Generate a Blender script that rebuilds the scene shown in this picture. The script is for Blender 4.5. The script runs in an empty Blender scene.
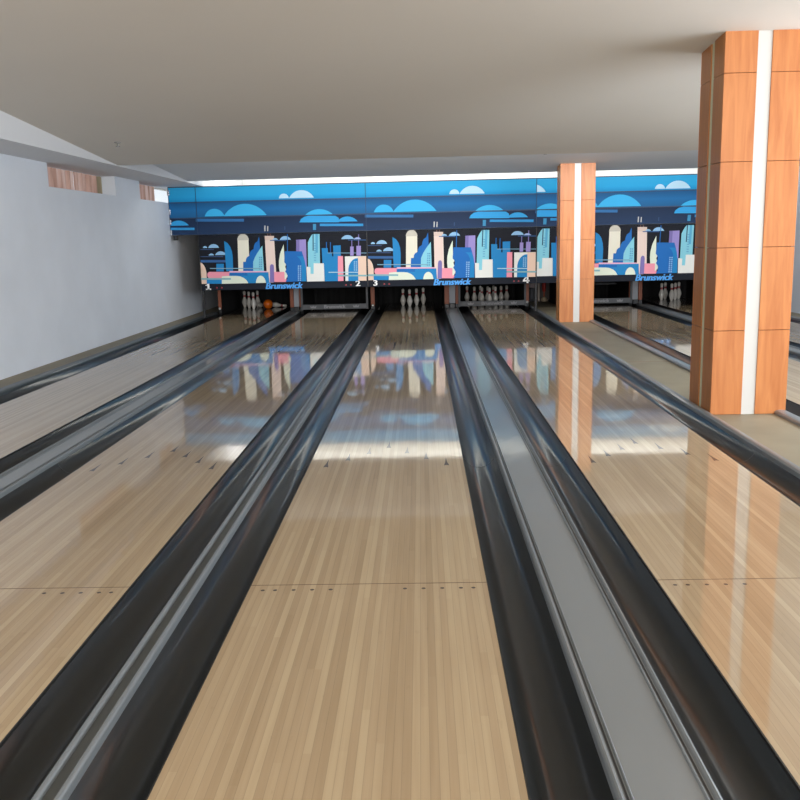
import bpy, bmesh, math, random
from mathutils import Vector, Matrix
random.seed(7)
C = bpy.context.scene.collection

# printed picture of one masking panel: (ink, outline) in metres from its left edge, height above the lanes
MASK_ART = [
('peach',[(0.013,1.126),(0.044,1.113),(0.079,1.071),(0.105,1.015),(0.122,0.929),(0.118,0.709),(0.006,0.706)]),
('navy',[(0.025,1.385),(0.296,1.379),(0.295,1.365),(0.024,1.371)]),
('navy',[(0.021,1.247),(0.472,1.237),(0.472,1.223),(0.02,1.233)]),
('navy2',[(0.021,1.175),(0.517,1.163),(0.515,1.115),(0.018,1.126)]),
('cloud',[(0.187,1.403),(0.195,1.421),(0.206,1.438),(0.221,1.452),(0.237,1.463),(0.255,1.471),(0.274,1.476),(0.294,1.478),(0.314,1.476),(0.333,1.471),(0.351,1.463),(0.367,1.452),(0.381,1.438),(0.392,1.421),(0.401,1.403)]),
('cloud',[(0.081,1.405),(0.082,1.414),(0.086,1.422),(0.092,1.429),(0.098,1.435),(0.106,1.44),(0.115,1.443),(0.124,1.443),(0.133,1.443),(0.141,1.44),(0.149,1.435),(0.156,1.429),(0.161,1.422),(0.165,1.414),(0.167,1.405)]),
('cloud',[(0.314,1.262),(0.323,1.28),(0.335,1.296),(0.35,1.309),(0.367,1.32),(0.385,1.328),(0.405,1.333),(0.425,1.335),(0.445,1.333),(0.464,1.328),(0.482,1.32),(0.499,1.309),(0.514,1.296),(0.526,1.28),(0.536,1.262)]),
('cloud',[(0.185,1.259),(0.189,1.268),(0.195,1.276),(0.203,1.283),(0.211,1.288),(0.22,1.292),(0.229,1.295),(0.239,1.296),(0.249,1.295),(0.259,1.292),(0.268,1.288),(0.276,1.283),(0.283,1.276),(0.289,1.268),(0.293,1.259)]),
('blue',[(0.328,1.095),(0.476,1.091),(0.467,0.941),(0.319,0.944)]),
('blue',[(0.507,1.531),(0.574,1.489),(0.624,1.415),(0.652,1.318),(0.661,1.209),(0.653,0.941),(0.517,0.944)]),
('cream',[(0.775,1.568),(0.989,1.563),(0.982,0.934),(0.757,0.939)]),
('greige',[(0.769,1.537),(0.771,1.565),(0.78,1.591),(0.793,1.615),(0.811,1.634),(0.832,1.649),(0.856,1.659),(0.881,1.662),(0.907,1.659),(0.93,1.649),(0.952,1.634),(0.97,1.615),(0.983,1.591),(0.992,1.565),(0.994,1.537)]),
('royal',[(0.851,0.937),(0.861,1.119),(0.91,1.118),(0.921,1.174),(0.942,1.207),(0.991,1.237),(1.001,1.286),(1.028,1.333),(1.079,1.364),(1.092,1.428),(1.114,1.476),(1.165,1.511),(1.18,1.554),(1.202,1.602),(1.208,1.39),(1.184,0.924)]),
('teal',[(1.048,0.927),(1.058,1.115),(1.1,1.211),(1.154,1.294),(1.254,1.425),(1.263,0.923)]),
('teal2',[(1.181,1.209),(1.206,1.208),(1.205,1.182),(1.18,1.182)]),
('teal2',[(1.216,1.208),(1.24,1.207),(1.239,1.181),(1.214,1.181)]),
('teal2',[(1.179,1.165),(1.204,1.165),(1.202,1.138),(1.178,1.139)]),
('teal2',[(1.214,1.164),(1.238,1.164),(1.237,1.137),(1.212,1.138)]),
('teal2',[(1.177,1.122),(1.201,1.121),(1.2,1.094),(1.175,1.095)]),
('teal2',[(1.211,1.121),(1.236,1.12),(1.235,1.094),(1.21,1.094)]),
('teal2',[(1.174,1.078),(1.199,1.077),(1.198,1.051),(1.173,1.051)]),
('teal2',[(1.209,1.077),(1.234,1.077),(1.232,1.05),(1.208,1.05)]),
('teal2',[(1.172,1.034),(1.197,1.034),(1.195,1.007),(1.171,1.007)]),
('teal2',[(1.207,1.033),(1.231,1.033),(1.23,1.006),(1.205,1.007)]),
('teal2',[(1.17,0.99),(1.195,0.99),(1.193,0.963),(1.169,0.964)]),
('teal2',[(1.204,0.99),(1.229,0.989),(1.228,0.962),(1.203,0.963)]),
('bar',[(0.199,1.015),(1.187,0.993),(1.186,0.976),(0.198,0.998)]),
('lilac',[(0.579,0.948),(1.362,0.93),(1.36,0.899),(0.577,0.916)]),
('pink',[(0.182,0.94),(0.585,0.931),(0.578,0.809),(0.162,0.818),(0.141,0.843),(0.136,0.88),(0.149,0.921)]),
('blue',[(0.577,0.916),(1.356,0.906),(1.355,0.686),(0.564,0.699)]),
('royal',[(0.577,0.909),(0.935,0.901),(0.933,0.852),(0.574,0.86)]),
('blue',[(0.124,0.806),(0.429,0.8),(0.423,0.702),(0.118,0.709)]),
('mint',[(0.416,0.702),(0.424,0.844),(0.536,0.854),(0.71,0.85),(0.783,0.841),(0.856,0.81),(0.908,0.765),(0.949,0.695)]),
('tealgrey',[(0.013,0.824),(0.603,0.81),(0.601,0.776),(0.011,0.789)]),
('mint',[(1.093,0.695),(1.095,0.728),(1.102,0.759),(1.114,0.787),(1.13,0.811),(1.149,0.829),(1.17,0.84),(1.192,0.844),(1.214,0.84),(1.235,0.829),(1.253,0.811),(1.269,0.787),(1.281,0.759),(1.288,0.728),(1.291,0.695)]),
('thinl',[(1.315,1.807),(1.338,1.807),(1.333,1.709),(1.31,1.709)]),
('thinl',[(1.371,1.799),(1.391,1.799),(1.386,1.708),(1.367,1.708)]),
('brown',[(1.367,1.708),(1.381,1.708),(1.376,1.607),(1.362,1.607)]),
('brown',[(1.421,1.707),(1.435,1.706),(1.43,1.606),(1.416,1.606)]),
('peach2',[(1.313,1.609),(1.494,1.604),(1.504,0.91),(1.43,0.912),(1.383,0.71),(1.361,0.71),(1.356,0.913),(1.317,0.914)]),
('peach2',[(1.351,0.913),(1.443,0.911),(1.44,0.704),(1.361,0.706)]),
('greige2',[(1.317,1.599),(1.493,1.595),(1.49,1.523),(1.313,1.527)]),
('pink',[(1.45,0.911),(1.706,0.905),(1.697,0.708),(1.44,0.714)]),
('violet',[(1.371,0.71),(1.386,1.01),(1.397,1.046),(1.428,1.065),(1.457,1.045),(1.465,1.008),(1.457,0.708)]),
('mint',[(1.677,1.439),(1.681,1.156),(1.717,1.124),(1.722,1.082),(1.703,1.039),(1.687,1.01),(1.699,0.966),(1.727,0.917),(1.734,0.856),(1.716,0.8),(1.683,0.767),(1.665,0.762),(1.667,0.906),(1.573,0.908),(1.564,1.018),(1.569,1.127),(1.601,1.272)]),
('cloud',[(1.603,1.527),(1.613,1.545),(1.625,1.56),(1.639,1.574),(1.656,1.585),(1.674,1.593),(1.694,1.597),(1.713,1.599),(1.733,1.597),(1.752,1.593),(1.771,1.585),(1.787,1.574),(1.802,1.56),(1.814,1.545),(1.824,1.527)]),
('cloud',[(1.461,1.532),(1.466,1.54),(1.472,1.547),(1.48,1.554),(1.488,1.559),(1.497,1.562),(1.506,1.565),(1.516,1.565),(1.526,1.565),(1.535,1.562),(1.544,1.559),(1.552,1.554),(1.56,1.547),(1.566,1.54),(1.571,1.532)]),
('navy2',[(1.412,1.529),(1.73,1.522),(1.73,1.505),(1.411,1.513)]),
('royal',[(1.753,1.637),(1.768,1.636),(1.752,1.3),(1.737,1.3)]),
('navy',[(1.708,1.786),(1.723,1.786),(1.72,1.714),(1.705,1.715)]),
('violet2',[(1.922,1.522),(2.118,1.525),(2.112,0.994),(2.001,0.984)]),
('violet',[(1.927,1.522),(1.99,1.521),(1.98,1.299),(1.917,1.301)]),
('royal',[(1.691,1.306),(2.027,1.298),(2.055,1.201),(2.08,1.103),(2.097,0.982),(2.096,0.714),(1.68,0.711),(1.72,0.771),(1.728,0.832),(1.705,0.881),(1.682,0.913),(1.704,0.954),(1.717,1.015),(1.699,1.064),(1.673,1.093)]),
('blue',[(1.925,1.204),(2.047,1.201),(2.08,1.103),(2.097,0.982),(2.096,0.714),(2.002,0.716),(2.01,1.081),(1.979,1.154)]),
('cloud',[(1.939,1.024),(1.963,1.024),(1.962,1.002),(1.938,1.002)]),
('cloud',[(1.978,1.023),(2.003,1.023),(2.002,1.001),(1.977,1.001)]),
('cloud',[(1.937,0.985),(1.962,0.985),(1.961,0.963),(1.936,0.963)]),
('cloud',[(1.976,0.984),(2.001,0.984),(2.0,0.962),(1.975,0.963)]),
('cloud',[(1.935,0.946),(1.96,0.946),(1.959,0.924),(1.934,0.925)]),
('cloud',[(1.975,0.946),(1.999,0.945),(1.998,0.923),(1.974,0.924)]),
('cloud',[(1.934,0.908),(1.958,0.907),(1.957,0.885),(1.933,0.886)]),
('cloud',[(1.973,0.907),(1.998,0.906),(1.997,0.884),(1.972,0.885)]),
('cloud',[(1.932,0.869),(1.957,0.868),(1.956,0.846),(1.931,0.847)]),
('cloud',[(1.971,0.868),(1.996,0.867),(1.995,0.845),(1.97,0.846)]),
('cloud',[(1.93,0.83),(1.955,0.829),(1.954,0.807),(1.929,0.808)]),
('cloud',[(1.97,0.829),(1.994,0.828),(1.993,0.806),(1.969,0.807)]),
('cloud',[(1.928,0.791),(1.953,0.79),(1.952,0.768),(1.927,0.769)]),
('cloud',[(1.968,0.79),(1.993,0.789),(1.992,0.767),(1.967,0.768)]),
('cloud',[(1.927,0.752),(1.951,0.751),(1.95,0.729),(1.926,0.73)]),
('cloud',[(1.966,0.751),(1.991,0.75),(1.99,0.728),(1.965,0.729)]),
('sky2',[(2.267,1.816),(2.328,1.815),(2.323,1.7),(2.262,1.701)]),
('white',[(2.105,0.996),(2.186,0.999),(2.246,1.061),(2.452,1.056),(2.453,0.708),(2.108,0.709)]),
('teal',[(2.139,0.99),(2.154,1.464),(2.187,1.535),(2.224,1.594),(2.254,1.625),(2.389,1.622),(2.378,1.058),(2.251,1.061),(2.242,0.857),(2.181,0.858),(2.186,0.989)]),
('slate',[(2.254,1.625),(2.274,1.624),(2.261,1.305),(2.241,1.305)]),
('teal3',[(2.31,1.624),(2.357,1.623),(2.342,1.262),(2.296,1.263)]),
('teal2',[(2.271,1.449),(2.315,1.448),(2.315,1.434),(2.271,1.435)]),
('teal2',[(2.27,1.404),(2.314,1.403),(2.313,1.388),(2.269,1.389)]),
('teal2',[(2.268,1.358),(2.312,1.357),(2.311,1.342),(2.267,1.343)]),
('teal2',[(2.266,1.312),(2.31,1.311),(2.309,1.297),(2.265,1.298)]),
('teal2',[(2.264,1.266),(2.308,1.265),(2.307,1.251),(2.263,1.252)]),
('teal2',[(2.262,1.22),(2.306,1.219),(2.306,1.205),(2.261,1.206)]),
('teal2',[(2.26,1.174),(2.304,1.173),(2.304,1.159),(2.26,1.16)]),
('teal2',[(2.258,1.128),(2.302,1.127),(2.302,1.113),(2.258,1.114)]),
('blue',[(2.422,1.349),(2.537,1.347),(2.543,1.257),(2.583,1.256),(2.617,1.256),(2.619,1.188),(2.644,1.187),(2.646,1.392),(2.793,1.396),(2.791,1.189),(2.734,1.185),(2.72,0.705),(2.458,0.706),(2.452,1.056),(2.423,1.057)]),
('royal',[(2.512,1.468),(2.527,1.467),(2.522,1.345),(2.507,1.345)]),
('royal',[(2.59,1.459),(2.605,1.458),(2.597,1.256),(2.583,1.256)]),
('bar',[(2.534,1.26),(3.312,1.242),(3.312,1.23),(2.533,1.248)]),
('violet2',[(2.979,1.368),(3.047,1.366),(3.041,1.19),(2.973,1.192)]),
('violet2',[(3.101,1.379),(3.189,1.377),(3.183,1.187),(3.095,1.189)]),
('violet',[(3.007,1.492),(3.024,1.492),(3.02,1.367),(3.003,1.367)]),
('violet',[(3.142,1.597),(3.159,1.597),(3.153,1.378),(3.135,1.379)]),
('cloud',[(2.808,1.513),(2.819,1.532),(2.833,1.549),(2.85,1.563),(2.869,1.575),(2.889,1.583),(2.91,1.588),(2.932,1.59),(2.954,1.588),(2.975,1.583),(2.996,1.575),(3.014,1.563),(3.031,1.549),(3.045,1.532),(3.057,1.513)]),
('lilac2',[(3.052,1.504),(3.059,1.513),(3.068,1.522),(3.078,1.529),(3.089,1.535),(3.101,1.539),(3.113,1.541),(3.125,1.542),(3.137,1.541),(3.149,1.539),(3.161,1.535),(3.171,1.529),(3.181,1.522),(3.19,1.513),(3.198,1.504)]),
('navy2',[(2.941,1.501),(3.295,1.493),(3.295,1.478),(2.941,1.487)]),
('pink',[(2.732,1.19),(2.833,1.188),(2.828,0.705),(2.72,0.705)]),
('white',[(2.869,1.18),(3.286,1.178),(3.279,0.702),(2.865,0.704)]),
('blue',[(3.125,1.14),(3.076,1.136),(3.026,1.113),(2.978,1.064),(2.947,1.006),(2.93,0.939),(2.922,0.703),(3.119,0.698)]),
('cloud',[(3.043,1.082),(3.067,1.081),(3.066,1.057),(3.042,1.057)]),
('cloud',[(3.082,1.081),(3.106,1.08),(3.106,1.056),(3.081,1.056)]),
('cloud',[(3.041,1.043),(3.066,1.042),(3.065,1.018),(3.04,1.019)]),
('cloud',[(3.081,1.042),(3.105,1.041),(3.104,1.017),(3.08,1.018)]),
('cloud',[(3.04,1.004),(3.065,1.004),(3.064,0.979),(3.039,0.98)]),
('cloud',[(3.079,1.003),(3.104,1.003),(3.103,0.978),(3.078,0.979)]),
('cloud',[(3.039,0.965),(3.063,0.965),(3.062,0.94),(3.038,0.941)]),
('cloud',[(3.078,0.964),(3.103,0.964),(3.102,0.94),(3.077,0.94)]),
('cloud',[(3.037,0.926),(3.062,0.926),(3.061,0.902),(3.037,0.902)]),
('cloud',[(3.077,0.926),(3.101,0.925),(3.101,0.901),(3.076,0.901)]),
('peach',[(3.126,1.174),(3.286,1.175),(3.281,0.702),(3.119,0.703)]),
('bar2',[(2.539,0.889),(3.117,0.876),(3.116,0.859),(2.539,0.872)]),
('tealgrey',[(2.722,0.827),(3.299,0.814),(3.299,0.784),(2.72,0.797)]),
]
HOOD_ART = [
('whitecloud',[(1.625,2.319),(1.629,2.339),(1.637,2.358),(1.649,2.375),(1.664,2.389),(1.681,2.399),(1.701,2.406),(1.722,2.408),(1.742,2.406),(1.762,2.399),(1.78,2.389),(1.795,2.375),(1.807,2.358),(1.815,2.339),(1.819,2.319)]),
('whitecloud',[(1.822,2.317),(1.844,2.353),(1.872,2.386),(1.904,2.413),(1.94,2.436),(1.98,2.452),(2.021,2.462),(2.064,2.465),(2.106,2.462),(2.147,2.452),(2.187,2.436),(2.223,2.413),(2.255,2.386),(2.283,2.353),(2.305,2.317)]),
('azure',[(0.158,2.011),(0.172,2.044),(0.192,2.075),(0.217,2.102),(0.246,2.124),(0.279,2.14),(0.315,2.15),(0.351,2.153),(0.388,2.15),(0.423,2.14),(0.457,2.124),(0.486,2.102),(0.511,2.075),(0.531,2.044),(0.545,2.011)]),
('azure',[(0.531,2.008),(0.575,2.064),(0.625,2.113),(0.683,2.155),(0.745,2.189),(0.812,2.213),(0.881,2.228),(0.952,2.233),(1.023,2.228),(1.092,2.213),(1.159,2.189),(1.221,2.155),(1.278,2.113),(1.329,2.064),(1.373,2.008)]),
('azure',[(2.111,1.98),(2.144,2.01),(2.18,2.036),(2.219,2.057),(2.261,2.074),(2.303,2.087),(2.347,2.094),(2.392,2.097),(2.436,2.094),(2.48,2.087),(2.523,2.074),(2.564,2.057),(2.603,2.036),(2.64,2.01),(2.673,1.98)]),
('azure2',[(2.002,1.853),(2.032,1.912),(2.092,1.954),(2.178,1.975),(2.707,1.963),(2.773,1.921),(2.777,1.838)]),
('azure2',[(2.737,1.847),(2.759,1.872),(2.784,1.893),(2.812,1.911),(2.841,1.925),(2.872,1.936),(2.905,1.942),(2.938,1.944),(2.97,1.942),(3.003,1.936),(3.034,1.925),(3.064,1.911),(3.091,1.893),(3.116,1.872),(3.139,1.847)]),
('azure3',[(2.401,1.82),(3.246,1.8),(3.245,1.753),(2.399,1.773)]),
('azured',[(-0.016,1.971),(0.924,1.948),(0.921,1.894),(-0.019,1.916)]),
('thinl',[(1.315,1.807),(1.338,1.807),(1.332,1.699),(1.31,1.7)]),
('thinl',[(1.371,1.799),(1.391,1.799),(1.386,1.698),(1.366,1.699)]),
('navy',[(1.708,1.786),(1.723,1.786),(1.72,1.714),(1.705,1.715)]),
('sky2',[(2.267,1.816),(2.328,1.815),(2.323,1.7),(2.262,1.701)]),
]

# ------------------------------------------------------------------ helpers
def s2l(c):
    return tuple(((v/255)/12.92 if v/255 <= .04045 else ((v/255+.055)/1.055)**2.4) for v in c)
_m = {}
def mat(name, rgb=(200,200,200), rough=.5, metal=0, coat=0, coat_rough=.05, emit=None, estr=1, bump=None, spec=.5, noise=None):
    """plain procedural surface; noise=(scale, amount) mottles the colour"""
    if name in _m: return _m[name]
    m = bpy.data.materials.new(name); m.use_nodes = True; _m[name] = m
    nt = m.node_tree; b = nt.nodes['Principled BSDF']
    col = s2l(rgb)+(1,)
    b.inputs['Base Color'].default_value = col
    b.inputs['Roughness'].default_value = rough; b.inputs['Metallic'].default_value = metal
    b.inputs['Coat Weight'].default_value = coat; b.inputs['Coat Roughness'].default_value = coat_rough
    b.inputs['Specular IOR Level'].default_value = spec
    if emit:
        b.inputs['Emission Color'].default_value = s2l(emit)+(1,); b.inputs['Emission Strength'].default_value = estr
    if noise:
        tc = nt.nodes.new('ShaderNodeTexCoord'); n = nt.nodes.new('ShaderNodeTexNoise')
        n.inputs['Scale'].default_value = noise[0]; n.inputs['Detail'].default_value = 6
        nt.links.new(tc.outputs['Object'], n.inputs['Vector'])
        r = nt.nodes.new('ShaderNodeMapRange'); r.inputs[1].default_value = .3; r.inputs[2].default_value = .7
        r.inputs[3].default_value = 1-noise[1]; r.inputs[4].default_value = 1+noise[1]*.6
        h = nt.nodes.new('ShaderNodeHueSaturation'); h.inputs['Color'].default_value = col
        nt.links.new(n.outputs['Fac'], r.inputs[0]); nt.links.new(r.outputs[0], h.inputs['Value'])
        nt.links.new(h.outputs[0], b.inputs['Base Color'])
    return m

def mesh_obj(name, bm, mats, parent=None, smooth=False):
    bm.normal_update()
    if smooth:
        for e in bm.edges:
            if len(e.link_faces) != 2 or e.calc_face_angle(0) > .9: e.smooth = False
    me = bpy.data.meshes.new(name); bm.to_mesh(me); bm.free()
    if not isinstance(mats, (list, tuple)): mats = [mats]
    for m in mats: me.materials.append(m)
    if smooth:
        for f in me.polygons: f.use_smooth = True
    o = bpy.data.objects.new(name, me); C.objects.link(o)
    if parent: o.parent = parent
    return o
def tag(o, label=None, cat=None, group=None, kind=None):
    if label: o['label'] = label
    if cat: o['category'] = cat
    if group: o['group'] = group
    if kind: o['kind'] = kind
    return o
def thing(name, loc, label, cat, group=None, rz=0):
    o = bpy.data.objects.new(name, None); C.objects.link(o); o.location = loc; o.rotation_euler.z = rz
    o.empty_display_size = .1
    return tag(o, label, cat, group)
def struct(o): o['kind'] = 'structure'; return o
def box(bm, x0, x1, y0, y1, z0, z1, mi=0):
    v = [bm.verts.new(p) for p in [(x0,y0,z0),(x1,y0,z0),(x1,y1,z0),(x0,y1,z0),(x0,y0,z1),(x1,y0,z1),(x1,y1,z1),(x0,y1,z1)]]
    for f in [(0,3,2,1),(4,5,6,7),(0,1,5,4),(1,2,6,5),(2,3,7,6),(3,0,4,7)]:
        bm.faces.new([v[i] for i in f]).material_index = mi
def bbox(bm, x0, x1, y0, y1, z0, z1, bev=.004, mi=0):
    """bevelled box"""
    t = bmesh.new(); box(t, x0, x1, y0, y1, z0, z1, mi)
    bmesh.ops.bevel(t, geom=t.edges[:], offset=bev, segments=2, affect='EDGES', profile=.5)
    for f in t.faces: f.material_index = mi
    me = bpy.data.meshes.new('t'); t.to_mesh(me); t.free(); bm.from_mesh(me); bpy.data.meshes.remove(me)
def lathe(prof, n=24):
    bm = bmesh.new(); rings = []
    for r, z in prof:
        if r < 1e-5: rings.append([bm.verts.new((0,0,z))])
        else: rings.append([bm.verts.new((r*math.cos(2*math.pi*i/n), r*math.sin(2*math.pi*i/n), z)) for i in range(n)])
    for a, b in zip(rings, rings[1:]):
        for i in range(n):
            j = (i+1) % n
            if len(a) == 1 and len(b) == 1: continue
            if len(a) == 1: bm.faces.new((a[0], b[j], b[i]))
            elif len(b) == 1: bm.faces.new((a[i], a[j], b[0]))
            else: bm.faces.new((a[i], a[j], b[j], b[i]))
    bmesh.ops.recalc_face_normals(bm, faces=bm.faces[:])
    return bm
def extrude_y(prof, y0, y1, closed=True, nseg=1):
    """sweep an (x,z) outline along y"""
    bm = bmesh.new(); n = len(prof)
    rings = [[bm.verts.new((x, y0+(y1-y0)*k/nseg, z)) for x, z in prof] for k in range(nseg+1)]
    for a, b in zip(rings, rings[1:]):
        for i in range(n if closed else n-1):
            j = (i+1) % n
            bm.faces.new((a[i], a[j], b[j], b[i]))
    if closed:
        bm.faces.new(rings[0]); bm.faces.new(rings[-1][::-1])
    bmesh.ops.recalc_face_normals(bm, faces=bm.faces[:])
    return bm
def dup(root, loc, label=None, group=None, rot=None):
    r = root.copy(); C.objects.link(r); r.location = loc
    if rot is not None: r.rotation_euler = rot
    if label: r['label'] = label
    if group: r['group'] = group
    for ch in list(root.children):
        c = ch.copy(); C.objects.link(c); c.parent = r
        for g in ch.children:
            d = g.copy(); C.objects.link(d); d.parent = c
    return r
def text_mesh(name, body, size, m, parent, loc, offset=.0, shear=0, extrude=.003, sx=1.0, align='CENTER', bold=0):
    """lettering standing in the xz plane, read from -y"""
    cu = bpy.data.curves.new(name, 'FONT'); cu.body = body; cu.size = size; cu.align_x = align; cu.align_y = 'CENTER'
    cu.offset = min(offset, size*.012); cu.shear = shear; cu.extrude = extrude; cu.resolution_u = 6
    t = bpy.data.objects.new(name+'_c', cu); C.objects.link(t)
    dg = bpy.context.evaluated_depsgraph_get(); dg.update()
    me = bpy.data.meshes.new_from_object(t.evaluated_get(dg)); bpy.data.objects.remove(t); bpy.data.curves.remove(cu)
    me.transform(Matrix.Rotation(math.pi/2, 4, 'X') @ Matrix.Diagonal((sx,1,1,1)))
    if bold:                                        # heavier strokes: the outline repeated a few millimetres sideways
        b = bmesh.new()
        for k in range(-2, 3):
            t2 = me.copy(); t2.transform(Matrix.Translation((k*bold/2, k*.0002, 0))); b.from_mesh(t2); bpy.data.meshes.remove(t2)
        b.to_mesh(me); b.free()
    me.materials.clear(); me.materials.append(m)
    o = bpy.data.objects.new(name, me); C.objects.link(o); o.location = loc
    if parent: o.parent = parent
    return o

# ------------------------------------------------------------------ layout (metres; y=0 under the camera, x=0 left edge of lane 3)
W = 1.06
LANES = [-3.35, -1.6, -.003, 1.796, 4.06, 5.81]      # left edges
NUM = ['one','two','three','four','five','six']
LY0, LY1 = 1.53, 21.0
FOUL = 1.53
DECK = 18.45
MY = 17.5                                           # masking unit face

# ------------------------------------------------------------------ materials
def lane_material():
    m = bpy.data.materials.new('maple_lane_boards'); m.use_nodes = True; nt = m.node_tree; N = nt.nodes; L = nt.links
    b = N['Principled BSDF']
    def nd(t, **k):
        n = N.new(t)
        for a, v in k.items(): setattr(n, a, v)
        return n
    def mth(op, a, b_=None, c=None):
        n = nd('ShaderNodeMath', operation=op)
        for i, v in enumerate((a, b_, c)):
            if v is None: continue
            if isinstance(v, (int, float)): n.inputs[i].default_value = v
            else: L.new(v, n.inputs[i])
        return n.outputs[0]
    tc = nd('ShaderNodeTexCoord'); sep = nd('ShaderNodeSeparateXYZ'); L.new(tc.outputs['Object'], sep.inputs[0])
    oi = nd('ShaderNodeObjectInfo')
    bx = mth('DIVIDE', sep.outputs['X'], W/39); fb = mth('FLOOR', bx)
    wn = nd('ShaderNodeTexWhiteNoise', noise_dimensions='2D'); cb = nd('ShaderNodeCombineXYZ')
    L.new(fb, cb.inputs[0]); L.new(oi.outputs['Random'], cb.inputs[1]); L.new(cb.outputs[0], wn.inputs['Vector'])
    off = mth('MULTIPLY', wn.outputs['Value'], 7.0)
    yy = mth('FLOOR', mth('DIVIDE', mth('ADD', sep.outputs['Y'], off), 1.15))
    cb2 = nd('ShaderNodeCombineXYZ'); L.new(fb, cb2.inputs[0]); L.new(yy, cb2.inputs[1]); L.new(oi.outputs['Random'], cb2.inputs[2])
    wn2 = nd('ShaderNodeTexWhiteNoise', noise_dimensions='3D'); L.new(cb2.outputs[0], wn2.inputs['Vector'])
    mixv = mth('ADD', mth('MULTIPLY', wn.outputs['Value'], .72), mth('MULTIPLY', wn2.outputs['Value'], .28))
    # long streaky grain
    mp = nd('ShaderNodeMapping'); mp.inputs['Scale'].default_value = (60, 1.6, 1); L.new(tc.outputs['Object'], mp.inputs[0])
    ns = nd('ShaderNodeTexNoise'); ns.inputs['Scale'].default_value = 1; ns.inputs['Detail'].default_value = 5; L.new(mp.outputs[0], ns.inputs['Vector'])
    v = mth('ADD', mixv, mth('MULTIPLY', mth('SUBTRACT', ns.outputs['Fac'], .5), .9))
    cr = nd('ShaderNodeValToRGB'); L.new(v, cr.inputs[0])
    e = cr.color_ramp.elements
    e[0].position = .0; e[0].color = s2l((160,138,107))+(1,)
    e[1].position = .95; e[1].color = s2l((186,166,134))+(1,)
    k = e.new(.45); k.color = s2l((173,151,120))+(1,)
    # fine dark joint between boards
    fr = mth('FRACT', bx); ed = mth('LESS_THAN', mth('ABSOLUTE', mth('SUBTRACT', fr, .5)), .46)
    jm = mth('ADD', mth('MULTIPLY', ed, .20), .82)
    # wide blotches
    n2 = nd('ShaderNodeTexNoise'); n2.inputs['Scale'].default_value = .8; L.new(tc.outputs['Object'], n2.inputs['Vector'])
    blot = mth('ADD', mth('MULTIPLY', n2.outputs['Fac'], .16), .92)
    # small knots and scuffs
    n3 = nd('ShaderNodeTexNoise'); n3.inputs['Scale'].default_value = 34; n3.inputs['Detail'].default_value = 2; mp3 = nd('ShaderNodeMapping'); mp3.inputs['Scale'].default_value = (1,.35,1)
    L.new(tc.outputs['Object'], mp3.inputs[0]); L.new(mp3.outputs[0], n3.inputs['Vector'])
    sc = mth('SUBTRACT', 1, mth('MULTIPLY', mth('GREATER_THAN', n3.outputs['Fac'], .70), .05))
    val = mth('MULTIPLY', mth('MULTIPLY', jm, blot), sc)
    hs = nd('ShaderNodeHueSaturation'); L.new(cr.outputs[0], hs.inputs['Color']); L.new(val, hs.inputs['Value']); L.new(hs.outputs[0], b.inputs['Base Color'])
    b.inputs['Roughness'].default_value = .55; b.inputs['Specular IOR Level'].default_value = .2
    b.inputs['Coat Weight'].default_value = 1; b.inputs['Coat Roughness'].default_value = .045; b.inputs['Coat IOR'].default_value = 1.5
    nb = nd('ShaderNodeTexNoise'); nb.inputs['Scale'].default_value = 5; L.new(tc.outputs['Object'], nb.inputs['Vector'])
    bp = nd('ShaderNodeBump'); bp.inputs['Strength'].default_value = .012; bp.inputs['Distance'].default_value = .02
    L.new(nb.outputs['Fac'], bp.inputs['Height']); L.new(bp.outputs[0], b.inputs['Coat Normal'])
    return m
M_LANE = lane_material()
def wood_material(name, base, dark, vert=True):
    m = bpy.data.materials.new(name); m.use_nodes = True; nt = m.node_tree; b = nt.nodes['Principled BSDF']
    tc = nt.nodes.new('ShaderNodeTexCoord'); mp = nt.nodes.new('ShaderNodeMapping'); mp.inputs['Scale'].default_value = (14,14,1.3)
    n = nt.nodes.new('ShaderNodeTexNoise'); n.inputs['Scale'].default_value = 1.4; n.inputs['Detail'].default_value = 7; n.inputs['Distortion'].default_value = .6
    cr = nt.nodes.new('ShaderNodeValToRGB'); e = cr.color_ramp.elements
    e[0].position = .3; e[0].color = s2l(dark)+(1,); e[1].position = .68; e[1].color = s2l(base)+(1,)
    nt.links.new(tc.outputs['Object'], mp.inputs[0]); nt.links.new(mp.outputs[0], n.inputs['Vector'])
    nt.links.new(n.outputs['Fac'], cr.inputs[0]); nt.links.new(cr.outputs[0], b.inputs['Base Color'])
    b.inputs['Roughness'].default_value = .38; b.inputs['Specular IOR Level'].default_value = .4
    return m
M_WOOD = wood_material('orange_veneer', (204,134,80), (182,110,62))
M_WOODSHADE = wood_material('orange_veneer_shaded', (176,116,62), (160,100,50))  # same veneer, with the shade of the pillar sides put into its colour
M_JOINT = mat('veneer_joint', (120,66,36), .6)
M_WHITE = mat('white_strip', (208,207,204), .35)
M_GREENLIT = mat('white_strip_greenlit', (200,205,178), .4)  # same white strip, tinted for the greenish light on the sides
M_WALLL = mat('painted_wall', (230,235,243), .75, noise=(1.2,.05))
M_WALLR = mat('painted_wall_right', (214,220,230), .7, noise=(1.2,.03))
M_CEIL = mat('ceiling_paint', (221,216,208), .85, noise=(.6,.02))
M_CEIL2 = mat('ceiling_paint_far', (216,222,228), .85, noise=(.6,.02))
M_BEAM = mat('beam_paint', (226,228,232), .85)
M_COVE = mat('cove_white', (244,244,240), .8)
M_CONC = mat('platform_lino', (140,130,108), .6, noise=(2.5,.12))
M_CONC2 = mat('under_floor', (60,58,55), .9)
M_GUT = mat('gutter_plastic', (26,29,30), .4, coat=.45, coat_rough=.09, spec=.2)
M_GUTJ = mat('gutter_joint', (22,26,30), .4)
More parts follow.
